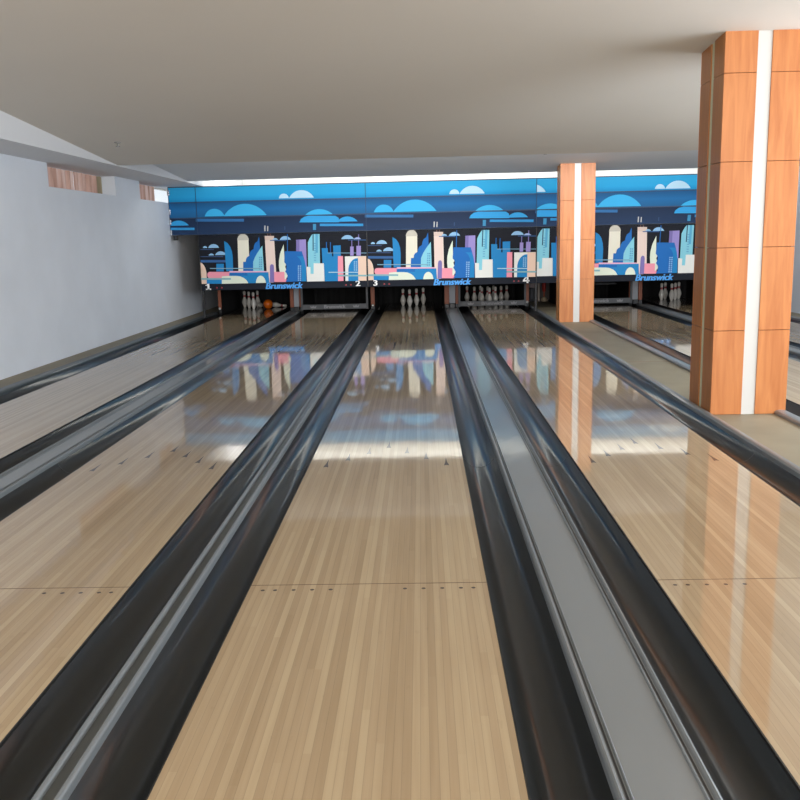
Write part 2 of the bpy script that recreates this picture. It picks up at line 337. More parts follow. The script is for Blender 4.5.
M_RIM = mat('rim_plastic', (112,118,122), .4, coat=.1, coat_rough=.2)
M_CAP = mat('cap_plastic', (122,128,132), .4, coat=.45, coat_rough=.08)
M_EDGE = mat('lane_edge_black', (24,24,24), .5)
M_MARK = mat('marker_brown', (58,42,34), .5, coat=1, coat_rough=.05)
M_MARK2 = mat('range_marker', (112,78,52), .5, coat=1, coat_rough=.05)
M_DECK = mat('pin_deck_dark', (78,66,56), .5, coat=1, coat_rough=.08, noise=(9,.15))
M_BLACK = mat('pit_black', (14,14,16), .8)
M_MASKBG = mat('mask_frame', (26,29,38), .6, spec=.15)
M_SIGN = mat('sign_band', (28,33,44), .6, spec=.15)
M_STRUT = mat('strut_black', (24,26,30), .4)
M_KICK = mat('kickback_orange', (152,84,56), .5)
M_KGREY = mat('division_grey', (168,172,180), .5)
M_SWEEP = mat('sweep_grey', (92,94,98), .45)
M_SWTXT = mat('sweep_text', (158,158,162), .5)
M_ARM = mat('guard_grey', (78,80,84), .45)
M_PIN = mat('pin_white', (236,232,224), .25, coat=.6, coat_rough=.08)
M_RED = mat('pin_red', (178,28,36), .3)
M_BALL = mat('ball_orange', (236,112,24), .18, coat=.8, coat_rough=.05)
M_HOLE = mat('finger_hole', (60,22,8), .8)
M_LOGO = mat('sign_blue', (66,158,236), .5)
M_DIGIT = mat('sign_white', (246,246,246), .5)
M_LED = mat('indicator_red', (150,36,52), .4)
M_CHROME = mat('bracket_chrome', (190,196,204), .25, metal=.8)
M_MOPRED = mat('mop_red', (196,44,34), .4)
M_MOP = mat('mop_head', (196,176,150), .9)
M_BRASS = mat('sprinkler', (120,120,116), .35, metal=.6)

# art inks
INK = dict(azure=(60,182,238), azure2=(52,164,228), azure3=(52,150,212), azured=(50,112,170), bar=(128,168,190), bar2=(176,212,224),
  blue=(30,132,196), brown=(128,96,90), cloud=(146,192,228), cream=(234,230,212), greige=(205,200,186), greige2=(222,198,186),
  lilac=(228,178,204), lilac2=(160,180,226), mint=(224,234,216), navy=(60,86,128), navy2=(54,96,150), peach=(236,206,186),
  peach2=(234,212,202), pink=(240,154,172), royal=(26,106,184), sky2=(64,148,194), slate=(36,78,112), teal=(136,206,224),
  teal2=(92,158,200), teal3=(92,172,208), tealgrey=(134,180,188), thinl=(196,196,196), violet=(128,116,178), violet2=(156,142,204),
  white=(232,234,230), whitecloud=(190,226,246))
def ink(n):
    return mat('ink_'+n, INK[n], .55, spec=.2)
def gradient_mat(name, z0, z1, stops):
    """printed vertical colour gradient of a vinyl panel (object z)"""
    m = bpy.data.materials.new(name); m.use_nodes = True; nt = m.node_tree; b = nt.nodes['Principled BSDF']
    tc = nt.nodes.new('ShaderNodeTexCoord'); sp = nt.nodes.new('ShaderNodeSeparateXYZ'); mr = nt.nodes.new('ShaderNodeMapRange')
    mr.inputs[1].default_value = z0; mr.inputs[2].default_value = z1
    cr = nt.nodes.new('ShaderNodeValToRGB'); e = cr.color_ramp.elements
    nt.links.new(tc.outputs['Object'], sp.inputs[0]); nt.links.new(sp.outputs['Z'], mr.inputs[0]); nt.links.new(mr.outputs[0], cr.inputs[0])
    nt.links.new(cr.outputs[0], b.inputs['Base Color'])
    while len(e) > 1: e.remove(e[-1])
    e[0].position = stops[0][0]; e[0].color = s2l(stops[0][1])+(1,)
    for p_, c_ in stops[1:]:
        k = e.new(p_); k.color = s2l(c_)+(1,)
    b.inputs['Roughness'].default_value = .55; b.inputs['Specular IOR Level'].default_value = .2
    return m
ZH = [1.662, 1.985, 2.285, 2.575]      # hood seams bottom to top
G_TOP = gradient_mat('vinyl_top', ZH[2], ZH[3], [(0,(16,138,200)),(.35,(36,166,222)),(1,(50,172,226))])
G_MID = gradient_mat('vinyl_mid', ZH[1], ZH[2], [(0,(28,96,146)),(.5,(26,108,168)),(1,(22,84,132))])
G_LOW = gradient_mat('vinyl_low', ZH[0], ZH[1], [(0,(30,56,92)),(1,(22,42,72))])

# ------------------------------------------------------------------ art builder
def clip(poly, u0, u1):
    def half(P, inside, cross):
        out = []
        for i in range(len(P)):
            a, b = P[i-1], P[i]
            ia, ib = inside(a), inside(b)
            if ia != ib: out.append(cross(a, b))
            if ib: out.append(b)
        return out
    def cx(u): return lambda a, b: (u, a[1]+(b[1]-a[1])*(u-a[0])/(b[0]-a[0]))
    P = half(poly, lambda q: q[0] >= u0, cx(u0))
    if P: P = half(P, lambda q: q[0] <= u1, cx(u1))
    return P
def clipz(poly, z0, z1):
    sw = [(z, u) for u, z in poly]
    return [(u, z) for z, u in clip(sw, z0, z1)]
def art_mesh(name, art, u0, u1, z0, z1, parent, wrap=3.30, y=0):
    bm = bmesh.new(); mats = []; k = 0
    for col, poly in art:
        for sh in (-wrap, 0, wrap):
            q = clip([(u+sh, z) for u, z in poly], u0, u1)
            if q: q = clipz(q, z0, z1)
            pts = []
            for a in q:
                if not pts or abs(a[0]-pts[-1][0])+abs(a[1]-pts[-1][1]) > 1e-4: pts.append(a)
            if len(pts) > 1 and abs(pts[0][0]-pts[-1][0])+abs(pts[0][1]-pts[-1][1]) < 1e-4: pts.pop()
            if len(pts) < 3: continue
            if max(a[0] for a in pts)-min(a[0] for a in pts) < .004: continue
            m = ink(col)
            if m not in mats: mats.append(m)
            k += 1; yy = y-.0005*k
            vs = [bm.verts.new((u, yy, z)) for u, z in pts]
            f = bm.faces.new(vs); f.material_index = mats.index(m)
            f.normal_update()
            if f.normal.y > 0: f.normal_flip()
    bmesh.ops.triangulate(bm, faces=bm.faces[:], ngon_method='EAR_CLIP')
    return mesh_obj(name, bm, mats, parent)

def mask_panel(x, u0, u1, label, left_frame=True, text=(), leds=(), logo=None, zb=.575):
    """masking unit panel: dark board, printed skyline, sign band, frame strips"""
    w = u1-u0
    r = thing('masking_unit', (x, MY, zb), label, 'masking panel', 'lower masking panels over the pin decks')
    def off(o): o.location.z = -zb; return o
    bm = bmesh.new(); box(bm, .012, w-.0005, .012, .05, .701, 1.655); b = off(mesh_obj('backing_board', bm, M_MASKBG, r))
    a = off(art_mesh('printed_skyline', MASK_ART, u0, u1, .701, 1.655, r, y=.010)); 
    a.location.x = -u0+0; 
    for v in a.data.vertices: v.co.x = min(max(v.co.x, u0+.012), u1-.003)
    bm = bmesh.new(); bbox(bm, .001, w-.003, -.004, .05, zb, .70, .004); s = off(mesh_obj('sign_band', bm, M_SIGN, r))
    bm = bmesh.new(); box(bm, .001, .012, -.008, .05, zb, 1.656); off(mesh_obj('frame_strip', bm, M_STRUT, r))
    for body, tx in text:
        if body in '14':
            Q = {'1': [[(-.02,-.055),(.02,-.055),(.02,.06),(-.02,.06)], [(-.055,.022),(-.02,.028),(-.02,.06),(-.032,.04),(-.055,.038)], [(-.05,-.055),(.05,-.055),(.05,-.032),(-.05,-.032)]],
                 '4': [[(.01,-.06),(.045,-.06),(.045,.06),(.01,.06)], [(-.06,-.03),(.065,-.03),(.065,-.003),(-.06,-.003)], [(-.06,-.005),(-.024,-.005),(.02,.06),(-.008,.06)]]}[body]
            bm = bmesh.new()
            for q in Q:
                f = bm.faces.new([bm.verts.new((a*1.05, 0, b*1.05)) for a, b in q])
                if f.calc_area() and (f.normal_update() or f.normal.y > 0): f.normal_flip()
            t = mesh_obj('lane_number', bm, M_DIGIT, r); t.location = (tx, -.006, .645-zb)
        else: t = text_mesh('lane_number', body, .15, M_DIGIT, r, (tx, -.006, .645-zb), offset=.002, sx=1.25, bold=.005)
        t['label'] = 'white lane number %s' % body
    for tx in leds:
        bm = lathe([(0,0),(.016,0),(.016,.01),(0,.01)], 12); bm.transform(Matrix.Rotation(math.pi/2, 4, 'X'))
        o = mesh_obj('indicator_light', bm, M_LED, r); o.location = (tx, -.004, .625-zb)
    if logo is not None:
        t = text_mesh('brand_lettering', 'Brunswick', .172, M_LOGO, r, (logo, -.006, .633-zb), offset=.003, shear=.25, sx=1.0, bold=.006)
        t['label'] = 'blue slanted lettering'
    return r
LW = 3.30
PANX = [-3.56, -.26, 3.676]
mask_panel(PANX[0], 0, LW, 'lower masking panel with printed skyline over the lanes numbered 1 and 2', text=(('1',.146),('2',3.107)), leds=(.314,.413,2.87,2.968), logo=1.634)
mask_panel(PANX[1], 0, LW, 'lower masking panel with printed skyline over the lanes numbered 3 and 4', text=(('3',.152),('4',3.103)), leds=(.325,.42,2.869,2.957), logo=1.646)
mask_panel(PANX[1]+LW, 2.13, 2.766, 'narrow skyline masking panel right of the sign numbered 4, partly behind the far pillar')
mask_panel(PANX[2], 0, LW, 'lower masking panel with printed skyline seen between the two orange pillars', leds=(.325,.42,2.869,2.957), logo=1.646)

def hood_panel(x, u0, u1, label, bracket=False):
    w = u1-u0
    r = thing('upper_masking_unit', (x, MY, ZH[0]), label, 'masking panel', 'blue sky upper masking panels')
    rows = [(ZH[0], ZH[1], G_LOW), (ZH[1], ZH[2], G_MID), (ZH[2], ZH[3], G_TOP)]
    for k, (a, b, g) in enumerate(rows):
        bm = bmesh.new(); box(bm, .006, w-.0005, .0, .03, a+.008, b-.008)
        o = mesh_obj('sky_board', bm, g, r); o.location.z = -ZH[0]
        # the printed picture on this board
        t = art_mesh('printed_clouds', HOOD_ART, u0+.006, u1-.006, a+.008, b-.008, o, y=-.002)
        t.location.x = -u0
        if not len(t.data.polygons): bpy.data.objects.remove(t)
    bm = bmesh.new()
    for z in ZH: box(bm, .0, w-.0005, -.006 if z > ZH[0] else .002, .045, z-.010 if z > ZH[0] else z, z+.008)
    box(bm, .0, .009, -.008, .045, ZH[0], ZH[3])
    box(bm, .01, w-.01, .035, .045, ZH[0], ZH[3])
    o = mesh_obj('frame', bm, mat('hood_frame', (26,58,92), .5), r); o.location.z = -ZH[0]
    if bracket:
        for z in (1.72, 1.92, 2.12, 2.48):
            bm = bmesh.new(); bbox(bm, -.012, .03, -.02, .0, z-.06, z+.04, .004)
            o = mesh_obj('end_clip', bm, M_CHROME, r); o.location.z = -ZH[0]; o['label'] = 'chrome end clip'
        bm = bmesh.new(); bbox(bm, .05, .13, -.02, .06, 1.565, 1.65, .006)
        o = mesh_obj('foot_bracket', bm, M_STRUT, r); o.location.z = -ZH[0]
    return r
hood_panel(-4.095, LW-.533, LW, 'short blue upper masking panel at the left wall end', bracket=True)
hood_panel(-3.56, 0, LW, 'blue upper masking panel with clouds above the lanes numbered 1 and 2')
hood_panel(-.26, 0, LW, 'blue upper masking panel with clouds above the lanes numbered 3 and 4')
hood_panel(3.04, 2.13, 2.766, 'narrow blue upper masking panel partly behind the far pillar')
hood_panel(3.676, 0, LW, 'blue upper masking panel seen between the two orange pillars')
# legs of the masking unit
for x, lb in ((-3.545, 'thin black post under the left end of the masking, beside the left wall'),
              (3.045, 'thin black post under the masking, right of the sign numbered 4')):
    bm = bmesh.new(); bbox(bm, -.02, .02, 0, .04, 0, .575, .004)
    box(bm, -.035, .035, -.015, .055, 0, .012)
    o = mesh_obj('masking_post', bm, M_STRUT); o.location = (x, MY+.06, .035)
    tag(o, lb, 'post')

# ------------------------------------------------------------------ lanes
def make_lane():
    r = thing('bowling_lane', (LANES[0], 0, 0), '', 'bowling lane', 'maple bowling lanes')
    bm = bmesh.new(); box(bm, .006, W-.006, LY0, DECK, -.09, 0); mesh_obj('lane_bed', bm, M_LANE, r)
    bm = bmesh.new(); box(bm, .006, W-.006, DECK, LY1, -.09, 0); o = mesh_obj('pin_deck', bm, M_DECK, r); o['label'] = 'dark pin deck'
    for s in (0, W-.006):
        bm = bmesh.new(); box(bm, s, s+.006, LY0, LY1, -.09, 0); mesh_obj('edge_strip', bm, M_EDGE, r)
    bd = W/39
    for k in range(7):                        # seven aiming arrows
        b = 5*(k+1); x = (b-.5)*bd; y = 6.40-.175*abs(k-3)
        bm = bmesh.new()
        vs = [bm.verts.new(q) for q in [(-.018,-.11,.0006),(0,-.10,.0006),(.018,-.11,.0006),(.007,-.02,.0006),(0,.11,.0006),(-.007,-.02,.0006)]]
        bm.faces.new(vs); o = mesh_obj('aiming_arrow', bm, M_MARK, r); o.location = (x, y, 0)
    for b in (3,5,8,11,14,26,29,32,35,37):    # guide dots
        bm = bmesh.new(); bmesh.ops.create_circle(bm, cap_ends=True, segments=16, radius=.0095)
        o = mesh_obj('guide_dot', bm, M_MARK, r); o.location = ((b-.5)*bd, 3.655, .0006)
    for b, y in ((15,12.5),(25,12.5),(10,14.15),(30,14.15)):
        bm = bmesh.new(); box(bm, -.011, .011, -.45, .45, 0, .0006)
        o = mesh_obj('range_marker', bm, M_MARK2, r); o.location = ((b-.5)*bd, y, 0)
    bm = bmesh.new(); box(bm, .006, W-.006, -.0025, .0025, 0, .0005)
    o = mesh_obj('panel_joint', bm, mat('panel_joint', (96,74,54), .6), r); o.location.y = 3.715
    return r
lane0 = make_lane()
lane_lab = ['glossy wooden lane nearest the left wall, orange ball and pins at its end',
 'glossy wooden lane ending under the sign numbered 2, second from left wall',
 'glossy wooden lane running straight ahead, four pins standing at its end',
 'glossy wooden lane left of the orange pillars, full rack behind its sweep board',
 'glossy wooden lane right behind the orange pillars, lowered empty sweep board at its end',
 'wooden lane at the right wall, five pins seen between the orange pillars']
for i, x in enumerate(LANES):
    if i == 0: lane0['label'] = lane_lab[0]
    else: dup(lane0, (x, 0, 0), lane_lab[i])

# ------------------------------------------------------------------ gutters
GY0, GY1 = 1.53, 19.0
def gutter_prof(w, dz=.0, n=24):
    top = []
    for i in range(n+1):
        t = i/n; x = -w/2+w*t
        z = -.012-.080*(1-abs(2*t-1)**2.6)
        top.append((x, z+dz))
    return top
def make_gutter(w, xc, label):
    r = thing('gutter', (xc, 0, 0), label, 'gutter', 'channel gutters along the lanes')
    top = gutter_prof(w); bot = [(x, z-.006) for x, z in top][::-1]
    o = mesh_obj('channel', extrude_y(top+bot, GY0, GY1), M_GUT, r, True)
    for y in (6.05, 13.9):
        tp = [(x, z+.0015) for x, z in top]; bt = [(x, z-.001) for x, z in top][::-1]
        mesh_obj('joint', extrude_y(tp+bt, y, y+.012), M_GUTJ, r)
    return r
def gutter_between(a, b, label): return make_gutter(b-a, (a+b)/2, label)
E1 = [x+W for x in LANES]
gutter_between(LANES[0]-.265, LANES[0], 'dark gutter between the left wall ledge and the leftmost lane')
gutter_between(E1[0], -2.055, 'dark gutter on the right of the leftmost lane')
gutter_between(-1.83, LANES[1], 'dark gutter left of the second lane, beside the wide grey cap')
gutter_between(E1[1], -.315, 'dark gutter right of the second lane, beside the narrow ridge')
gutter_between(-.228, LANES[2], 'dark gutter left of the straight-ahead lane, beside the narrow ridge')
gutter_between(E1[2], 1.285, 'dark gutter right of the straight-ahead lane, beside the wide grey cap')
gutter_between(1.568, LANES[3], 'dark gutter right of the wide grey cap, left of the fourth lane')
gutter_between(E1[3], 3.10, 'dark gutter between the fourth lane and the pillar platform')
gutter_between(3.80, LANES[4], 'dark gutter at the right side of the pillar platform')
gutter_between(E1[4], 5.355, 'dark gutter right of the lane behind the pillars')
gutter_between(5.575, LANES[5], 'dark gutter left of the lane at the right wall')
gutter_between(E1[5], 7.10, 'dark gutter beside the right wall')

# ------------------------------------------------------------------ cappings between gutters
def rim(bm, x, w=.022, h=.028, mi=0, y0=GY0, y1=GY1):
    pr = [(x-w/2,-.012)]+[(x-w/2*math.cos(math.pi*i/6), .004+(h-.004)*math.sin(math.pi*i/6)) for i in range(7)]+[(x+w/2,-.012)]
    t = extrude_y(pr, y0, y1); me = bpy.data.meshes.new('t'); t.to_mesh(me); t.free(); bm.from_mesh(me); bpy.data.meshes.remove(me)
def capping(a, b, label, wide=True):
    r = thing('division_capping', (0, 0, 0), label, 'capping', 'grey cappings between gutters')
    r.location.x = (a+b)/2; h = (b-a)/2
    bm = bmesh.new(); box(bm, -h+.02, h-.02, GY0, GY1, -.09, .012 if wide else .004); mesh_obj('plate', bm, M_CAP if wide else mat('ridge_dark', (72,76,76), .3), r)
    for s in (-1, 1):
        bm = bmesh.new(); rim(bm, s*(h-.012), .024, .024); mesh_obj('ridge', bm, M_RIM, r)
        if wide:
            bm = bmesh.new(); box(bm, s*(h-.030)-.003, s*(h-.030)+.003, GY0, GY1, .010, .0135); mesh_obj('groove', bm, M_GUTJ, r)
            bm = bmesh.new(); rim(bm, s*(h-.042), .012, .020); mesh_obj('inner_ridge', bm, M_RIM, r)
    return r
capping(-2.055, -1.83, 'wide grey capping between the leftmost lane and the second lane')
capping(-.315, -.228, 'narrow ridged grey capping in the double gutter left of the straight-ahead lane', wide=False)
capping(1.285, 1.568, 'wide grey capping between the straight-ahead lane and the fourth lane')
capping(5.355, 5.575, 'wide grey capping right of the lane behind the pillars')
def side_rim(a, b, label, name='edge_capping', m=M_CAP):
    bm = bmesh.new(); h = (b-a)/2
    pr = [(-h,-.10),(-h,.018),(-h+.012,.03),(-h*.3,.034),(h*.3,.034),(h-.012,.03),(h,.018),(h,-.10)]
    o = mesh_obj(name, extrude_y(pr, GY0, GY1), m); o.location.x = (a+b)/2; tag(o, label, 'capping', 'grey cappings between gutters'); return o
side_rim(LANES[0]-.40, LANES[0]-.265, 'flat dark grey capping along the ledge at the left wall', m=mat('dark_rim', (66,74,78), .45, coat=.2))
side_rim(3.10, 3.165, 'rounded grey rim between the fourth lane gutter and pillar platform')
side_rim(3.70, 3.80, 'rounded grey rim on the right edge of the pillar platform')
side_rim(7.10, 7.2, 'grey rim against the right wall')

# ------------------------------------------------------------------ floor
bm = bmesh.new(); box(bm, -4.6, 8, -8, 22, -.35, -.2); struct(mesh_obj('floor', bm, M_CONC2))
bm = bmesh.new(); box(bm, -4.1, LANES[0]-.40, LY0, 21.6, -.2, .0); struct(mesh_obj('floor', bm, M_CONC))
bm = bmesh.new(); box(bm, 3.165, 3.70, LY0, 21.6, -.2, .0); o = struct(mesh_obj('floor', bm, M_CONC))
bm = bmesh.new(); box(bm, 3.165, 3.70, -.004, .004, .0, .0008); o = struct(mesh_obj('trim', bm, M_JOINT)); o.location.y = 10.45; o.name = 'trim_1'
bm = bmesh.new(); box(bm, 7.2, 7.6, LY0, 21.6, -.2, .0); struct(mesh_obj('floor', bm, M_CONC))
bm = bmesh.new(); box(bm, -4.1, 7.6, -8, LY0, -.2, .0)
struct(mesh_obj('floor', bm, mat('approach_boards', (196,172,138), .4, coat=.6, coat_rough=.1, noise=(3,.06))))
bm = bmesh.new(); box(bm, -3.6, 7.1, LY0-.03, LY0, .0, .003); o = struct(mesh_obj('trim_2', bm, M_EDGE))

# ------------------------------------------------------------------ walls, beam, ceiling
# left wall with two high window slots
WT = 2.60
bm = bmesh.new()
box(bm, -4.4, -4.1, -8, 21.9, -.35, 2.285)
for a, b in ((-8, 11.88), (14.50, 15.76), (19.0, 21.9)): box(bm, -4.4, -4.1, a, b, 2.285, WT)
struct(mesh_obj('wall_left', bm, M_WALLL))
bm = bmesh.new(); box(bm, -4.4, -3.42, -8, 21.9, WT-.01, 4.2); struct(mesh_obj('trim_3', bm, M_BEAM))
bm = bmesh.new(); box(bm, 7.6, 7.9, -8, 21.9, -.35, 4.2); struct(mesh_obj('wall_right', bm, M_WALLR))
bm = bmesh.new(); box(bm, -4.4, 7.9, 21.6, 21.9, -.35, 4.2); struct(mesh_obj('wall_back', bm, M_COVE))
def ceil_slab(y0, z0, y1, z1, top, m, name='ceiling'):
    bm = bmesh.new(); v = [bm.verts.new((x, y, z)) for x in (-3.42, 7.6) for y, z in ((y0,z0),(y1,z1),(y1,top),(y0,top))]
    for f in [(0,1,2,3),(7,6,5,4),(0,4,5,1),(1,5,6,2),(2,6,7,3),(3,7,4,0)]: bm.faces.new([v[i] for i in f])
    bmesh.ops.recalc_face_normals(bm, faces=bm.faces[:])
    return struct(mesh_obj(name, bm, m))
ceil_slab(-8, 3.75, -1.5, 3.70, 4.4, M_CEIL)
ceil_slab(-1.5, 3.70, 12.65, 2.60, 4.4, M_CEIL)
ceil_slab(12.65, 2.845, 16.45, 2.615, 4.4, M_CEIL2)
ceil_slab(16.45, 3.5, 21.6, 3.5, 4.4, M_COVE)
bm = bmesh.new(); box(bm, -4.1, 7.6, 17.57, 21.6, 2.20, 2.26); struct(mesh_obj('cove_light_lid', bm, M_COVE))  # unseen lid, added to keep cove light off the wall behind the hood
# window frames and panes in the slots
def slot_window(n, y0, y1):
    r = bpy.data.objects.new('window_%d' % n, None); C.objects.link(r); r.location = (-4.385, y0, 2.285); r['kind'] = 'structure'
    bm = bmesh.new(); h = WT-.01-2.285; l = y1-y0
    bbox(bm, -.02, .02, 0, .03, 0, h, .003); bbox(bm, -.02, .02, l-.03, l, 0, h, .003); bbox(bm, -.02, .02, 0, l, 0, .03, .003); bbox(bm, -.02, .02, 0, l, h-.03, h, .003)
    mesh_obj('window_frame', bm, M_WHITE, r)
    g = bpy.data.materials.get('window_glass')
    if not g:
        g = bpy.data.materials.new('window_glass'); g.use_nodes = True; b = g.node_tree.nodes['Principled BSDF']
        b.inputs['Transmission Weight'].default_value = 1; b.inputs['Roughness'].default_value = 0; b.inputs['IOR'].default_value = 1.05
    bm = bmesh.new(); box(bm, -.003, .003, .02, l-.02, .02, h-.02); mesh_obj('pane', bm, g, r)
slot_window(1, 11.88, 14.50); slot_window(2, 15.76, 19.0)
# curtains
def curtain_mat(name, a, b, c):
    m = bpy.data.materials.new(name); m.use_nodes = True; nt = m.node_tree; bs = nt.nodes['Principled BSDF']
    tc = nt.nodes.new('ShaderNodeTexCoord'); mp = nt.nodes.new('ShaderNodeMapping'); mp.inputs['Scale'].default_value = (0,6,.6)
    n = nt.nodes.new('ShaderNodeTexNoise'); n.inputs['Scale'].default_value = 1; n.inputs['Detail'].default_value = 4
    cr = nt.nodes.new('ShaderNodeValToRGB'); e = cr.color_ramp.elements
    e[0].position = .3; e[0].color = s2l(a)+(1,); e[1].position = .7; e[1].color = s2l(c)+(1,); k = e.new(.5); k.color = s2l(b)+(1,)
    nt.links.new(tc.outputs['Object'], mp.inputs[0]); nt.links.new(mp.outputs[0], n.inputs['Vector']); nt.links.new(n.outputs['Fac'], cr.inputs[0]); nt.links.new(cr.outputs[0], bs.inputs['Base Color'])
    bs.inputs['Roughness'].default_value = .9; bs.inputs['Transmission Weight'].default_value = 0
    bs.inputs['Subsurface Weight'].default_value = 0
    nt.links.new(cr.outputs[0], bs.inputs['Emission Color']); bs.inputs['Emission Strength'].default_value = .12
    return m
M_CURT = curtain_mat('curtain_brown_pink', (150,112,96), (202,166,152), (226,208,202))
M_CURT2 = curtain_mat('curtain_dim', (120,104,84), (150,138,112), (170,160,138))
def curtain(y0, y1, m, label, x=-4.31, amp=.018):
    bm = bmesh.new(); n = int((y1-y0)/.018); prev = None
    ph = random.random()*6
    for i in range(n+1):
        y = (y1-y0)*i/n; dx = amp*math.sin(y*42+ph)+amp*.5*math.sin(y*19+ph*2)
        col = [bm.verts.new((dx, y, z)) for z in (0, .29)]
        if prev: bm.faces.new((prev[0], col[0], col[1], prev[1]))
        prev = col
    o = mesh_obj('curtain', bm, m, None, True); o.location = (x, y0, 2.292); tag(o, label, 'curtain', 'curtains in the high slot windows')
    md = o.modifiers.new('s', 'SOLIDIFY'); md.thickness = .004
curtain(11.92, 13.27, M_CURT, 'pinkish brown curtain in the nearer high window, left piece')
curtain(13.275, 14.275, M_CURT, 'pinkish brown curtain in the nearer high window, middle piece')
curtain(14.28, 14.49, M_CURT2, 'dim olive brown curtain piece at the right end of the nearer window')
curtain(15.78, 17.32, M_CURT, 'pinkish brown curtain in the farther high window beside the blue panels')

# sprinklers on the ceiling
def ceil_z(y): return 3.70+(2.60-3.70)*(y+1.5)/14.15 if y < 12.65 else 2.845+(2.615-2.845)*(y-12.65)/3.8
def make_sprinkler(x, y, label):
    r = thing('sprinkler_head', (x, y, ceil_z(y)), label, 'sprinkler', 'ceiling sprinklers')
    mesh_obj('base_plate', lathe([(0,.004),(.04,.004),(.042,-.008),(.02,-.014),(0,-.014)], 16), mat('sprinkler_cap', (150,148,144), .5), r, True)
    mesh_obj('nozzle', lathe([(0,0),(.01,0),(.01,-.045),(.026,-.047),(.026,-.052),(0,-.052)], 12), M_BRASS, r)
    return r
for px, py, lb in ((-2.85, 11.0, 'small sprinkler head in the near ceiling above the leftmost lane'), (-3.0, 13.7, 'small sprinkler head in the far ceiling near the left beam'),
                   (-.50, 13.9, 'small sprinkler head in the far ceiling above the seam of the blue panels'), (2.72, 14.0, 'small sprinkler head in the far ceiling beside the far pillar')):
    make_sprinkler(px, py, lb)

# ------------------------------------------------------------------ pillars
def pillar(x0, x1, y0, y1, label, side_w, sw, joints, ztop):
    r = thing('pillar', ((x0+x1)/2, (y0+y1)/2, 0), label, 'pillar', 'orange veneered pillars')
    w = (x1-x0)/2; d = (y1-y0)/2
    bm = bmesh.new(); box(bm, -w+.02, w-.02, -d+.02, d-.02, 0, ztop); mesh_obj('core', bm, M_JOINT, r)
    g = .004; zs = [0]+joints+[ztop]
    gap = sw/2
    for a, b in zip(zs, zs[1:]):
        for s in (-1, 1):
            bm = bmesh.new()
            xa, xb = (-w, -gap) if s < 0 else (gap, w)
            bbox(bm, xa, xb, -d, -d+.022, a+g/2, b-g/2, .002); bbox(bm, xa, xb, d-.022, d, a+g/2, b-g/2, .002)
            mesh_obj('veneer_panel', bm, M_WOOD, r)
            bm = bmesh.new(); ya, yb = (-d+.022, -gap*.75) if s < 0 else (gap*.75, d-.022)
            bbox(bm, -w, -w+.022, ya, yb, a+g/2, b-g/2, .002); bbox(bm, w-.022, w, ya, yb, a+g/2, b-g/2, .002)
            mesh_obj('side_panel', bm, M_WOODSHADE, r)
    for s in (-1, 1):
        bm = bmesh.new(); ya = s*(d-.010); box(bm, -gap+.001, gap-.001, min(ya, ya-s*.012), max(ya, ya-s*.012), 0, ztop); o = mesh_obj('white_strip', bm, M_WHITE, r)
        bm = bmesh.new(); xa = s*(w-.010); box(bm, min(xa, xa-s*.012), max(xa, xa-s*.012), -gap*.75+.001, gap*.75-.001, 0, ztop); mesh_obj('side_strip', bm, M_GREENLIT, r)
    return r
pillar(3.172, 3.79, 7.27, 7.86, 'large orange wood pillar with white vertical strip, nearest the camera', 0, .112, [.70, 1.37, 2.04, 2.71], 3.2)
pillar(3.175, 3.768, 15.42, 15.78, 'slimmer orange wood pillar farther back beside the blue masking', 0, .11, [.74, 1.41, 2.07], 2.74)

# ------------------------------------------------------------------ pit area
KY0, KY1 = 19.08, 21.2
def kickback(x0, x1, label, sensor=False):
    r = thing('kickback', ((x0+x1)/2, KY0, 0), label, 'kickback panel', 'kickback panels beside the pin decks')
    h = (x1-x0)/2
    bm = bmesh.new(); box(bm, -h, h, .02, KY1-KY0, -.09, 1.5); mesh_obj('side_board', bm, M_BLACK, r)
    bm = bmesh.new(); bbox(bm, -h, h, -.01, .02, .09, 1.4, .004); o = mesh_obj('front_edge', bm, M_KICK, r); o['label'] = 'orange-brown front edge'
    bm = bmesh.new(); bbox(bm, -h, h, -.03, .02, .0, .09, .01); mesh_obj('foot_block', bm, M_STRUT, r)
    if sensor:
        bm = bmesh.new(); bmesh.ops.create_icosphere(bm, subdivisions=2, radius=.028); o = mesh_obj('sensor', bm, M_PIN, r, True); o.location = (0, -.045, .10); o['label'] = 'small white sensor'
    return r
kickback(-3.60, -3.535, 'narrow orange kickback edge beside the left wall', True)
kickback(-2.04, -1.965, 'orange kickback edge right of the orange ball')
kickback(-1.845, -1.765, 'orange kickback edge left of the lowered board under the sign numbered 2')
kickback(-.30, -.215, 'orange kickback edge under the sign numbered 3', True)
kickback(1.285, 1.385, 'orange kickback edge right of the four pins straight ahead')
kickback(1.52, 1.60, 'orange kickback edge left of the full rack of pins')
kickback(3.01, 3.09, 'orange kickback edge under the sign numbered 4', True)
kickback(3.80, 3.87, 'kickback edge behind the far pillar')
kickback(5.22, 5.295, 'orange kickback edge right of the empty deck between the pillars')
kickback(5.42, 5.50, 'orange kickback edge left of the five pins between the pillars')
kickback(7.05, 7.12, 'kickback edge at the right wall')
for x0, x1, lb in ((-1.962, -1.848, 'pale grey upright board between the decks of the two leftmost lanes'),
                   (1.388, 1.517, 'pale grey upright board left of the full rack of pins'),
                   (5.298, 5.417, 'pale grey upright board left of the five pins between the pillars')):
    bm = bmesh.new(); bbox(bm, 0, x1-x0, 0, .03, .10, 1.4, .004); r = mesh_obj('division_board', bm, M_KGREY); r.location = (x0, KY0+.02, 0)
    tag(r, lb, 'board', 'grey boards between kickbacks')
    bm = bmesh.new(); bbox(bm, .005, x1-x0-.005, -.06, .03, 0, .10, .01); o = mesh_obj('foot_block', bm, M_STRUT, r)
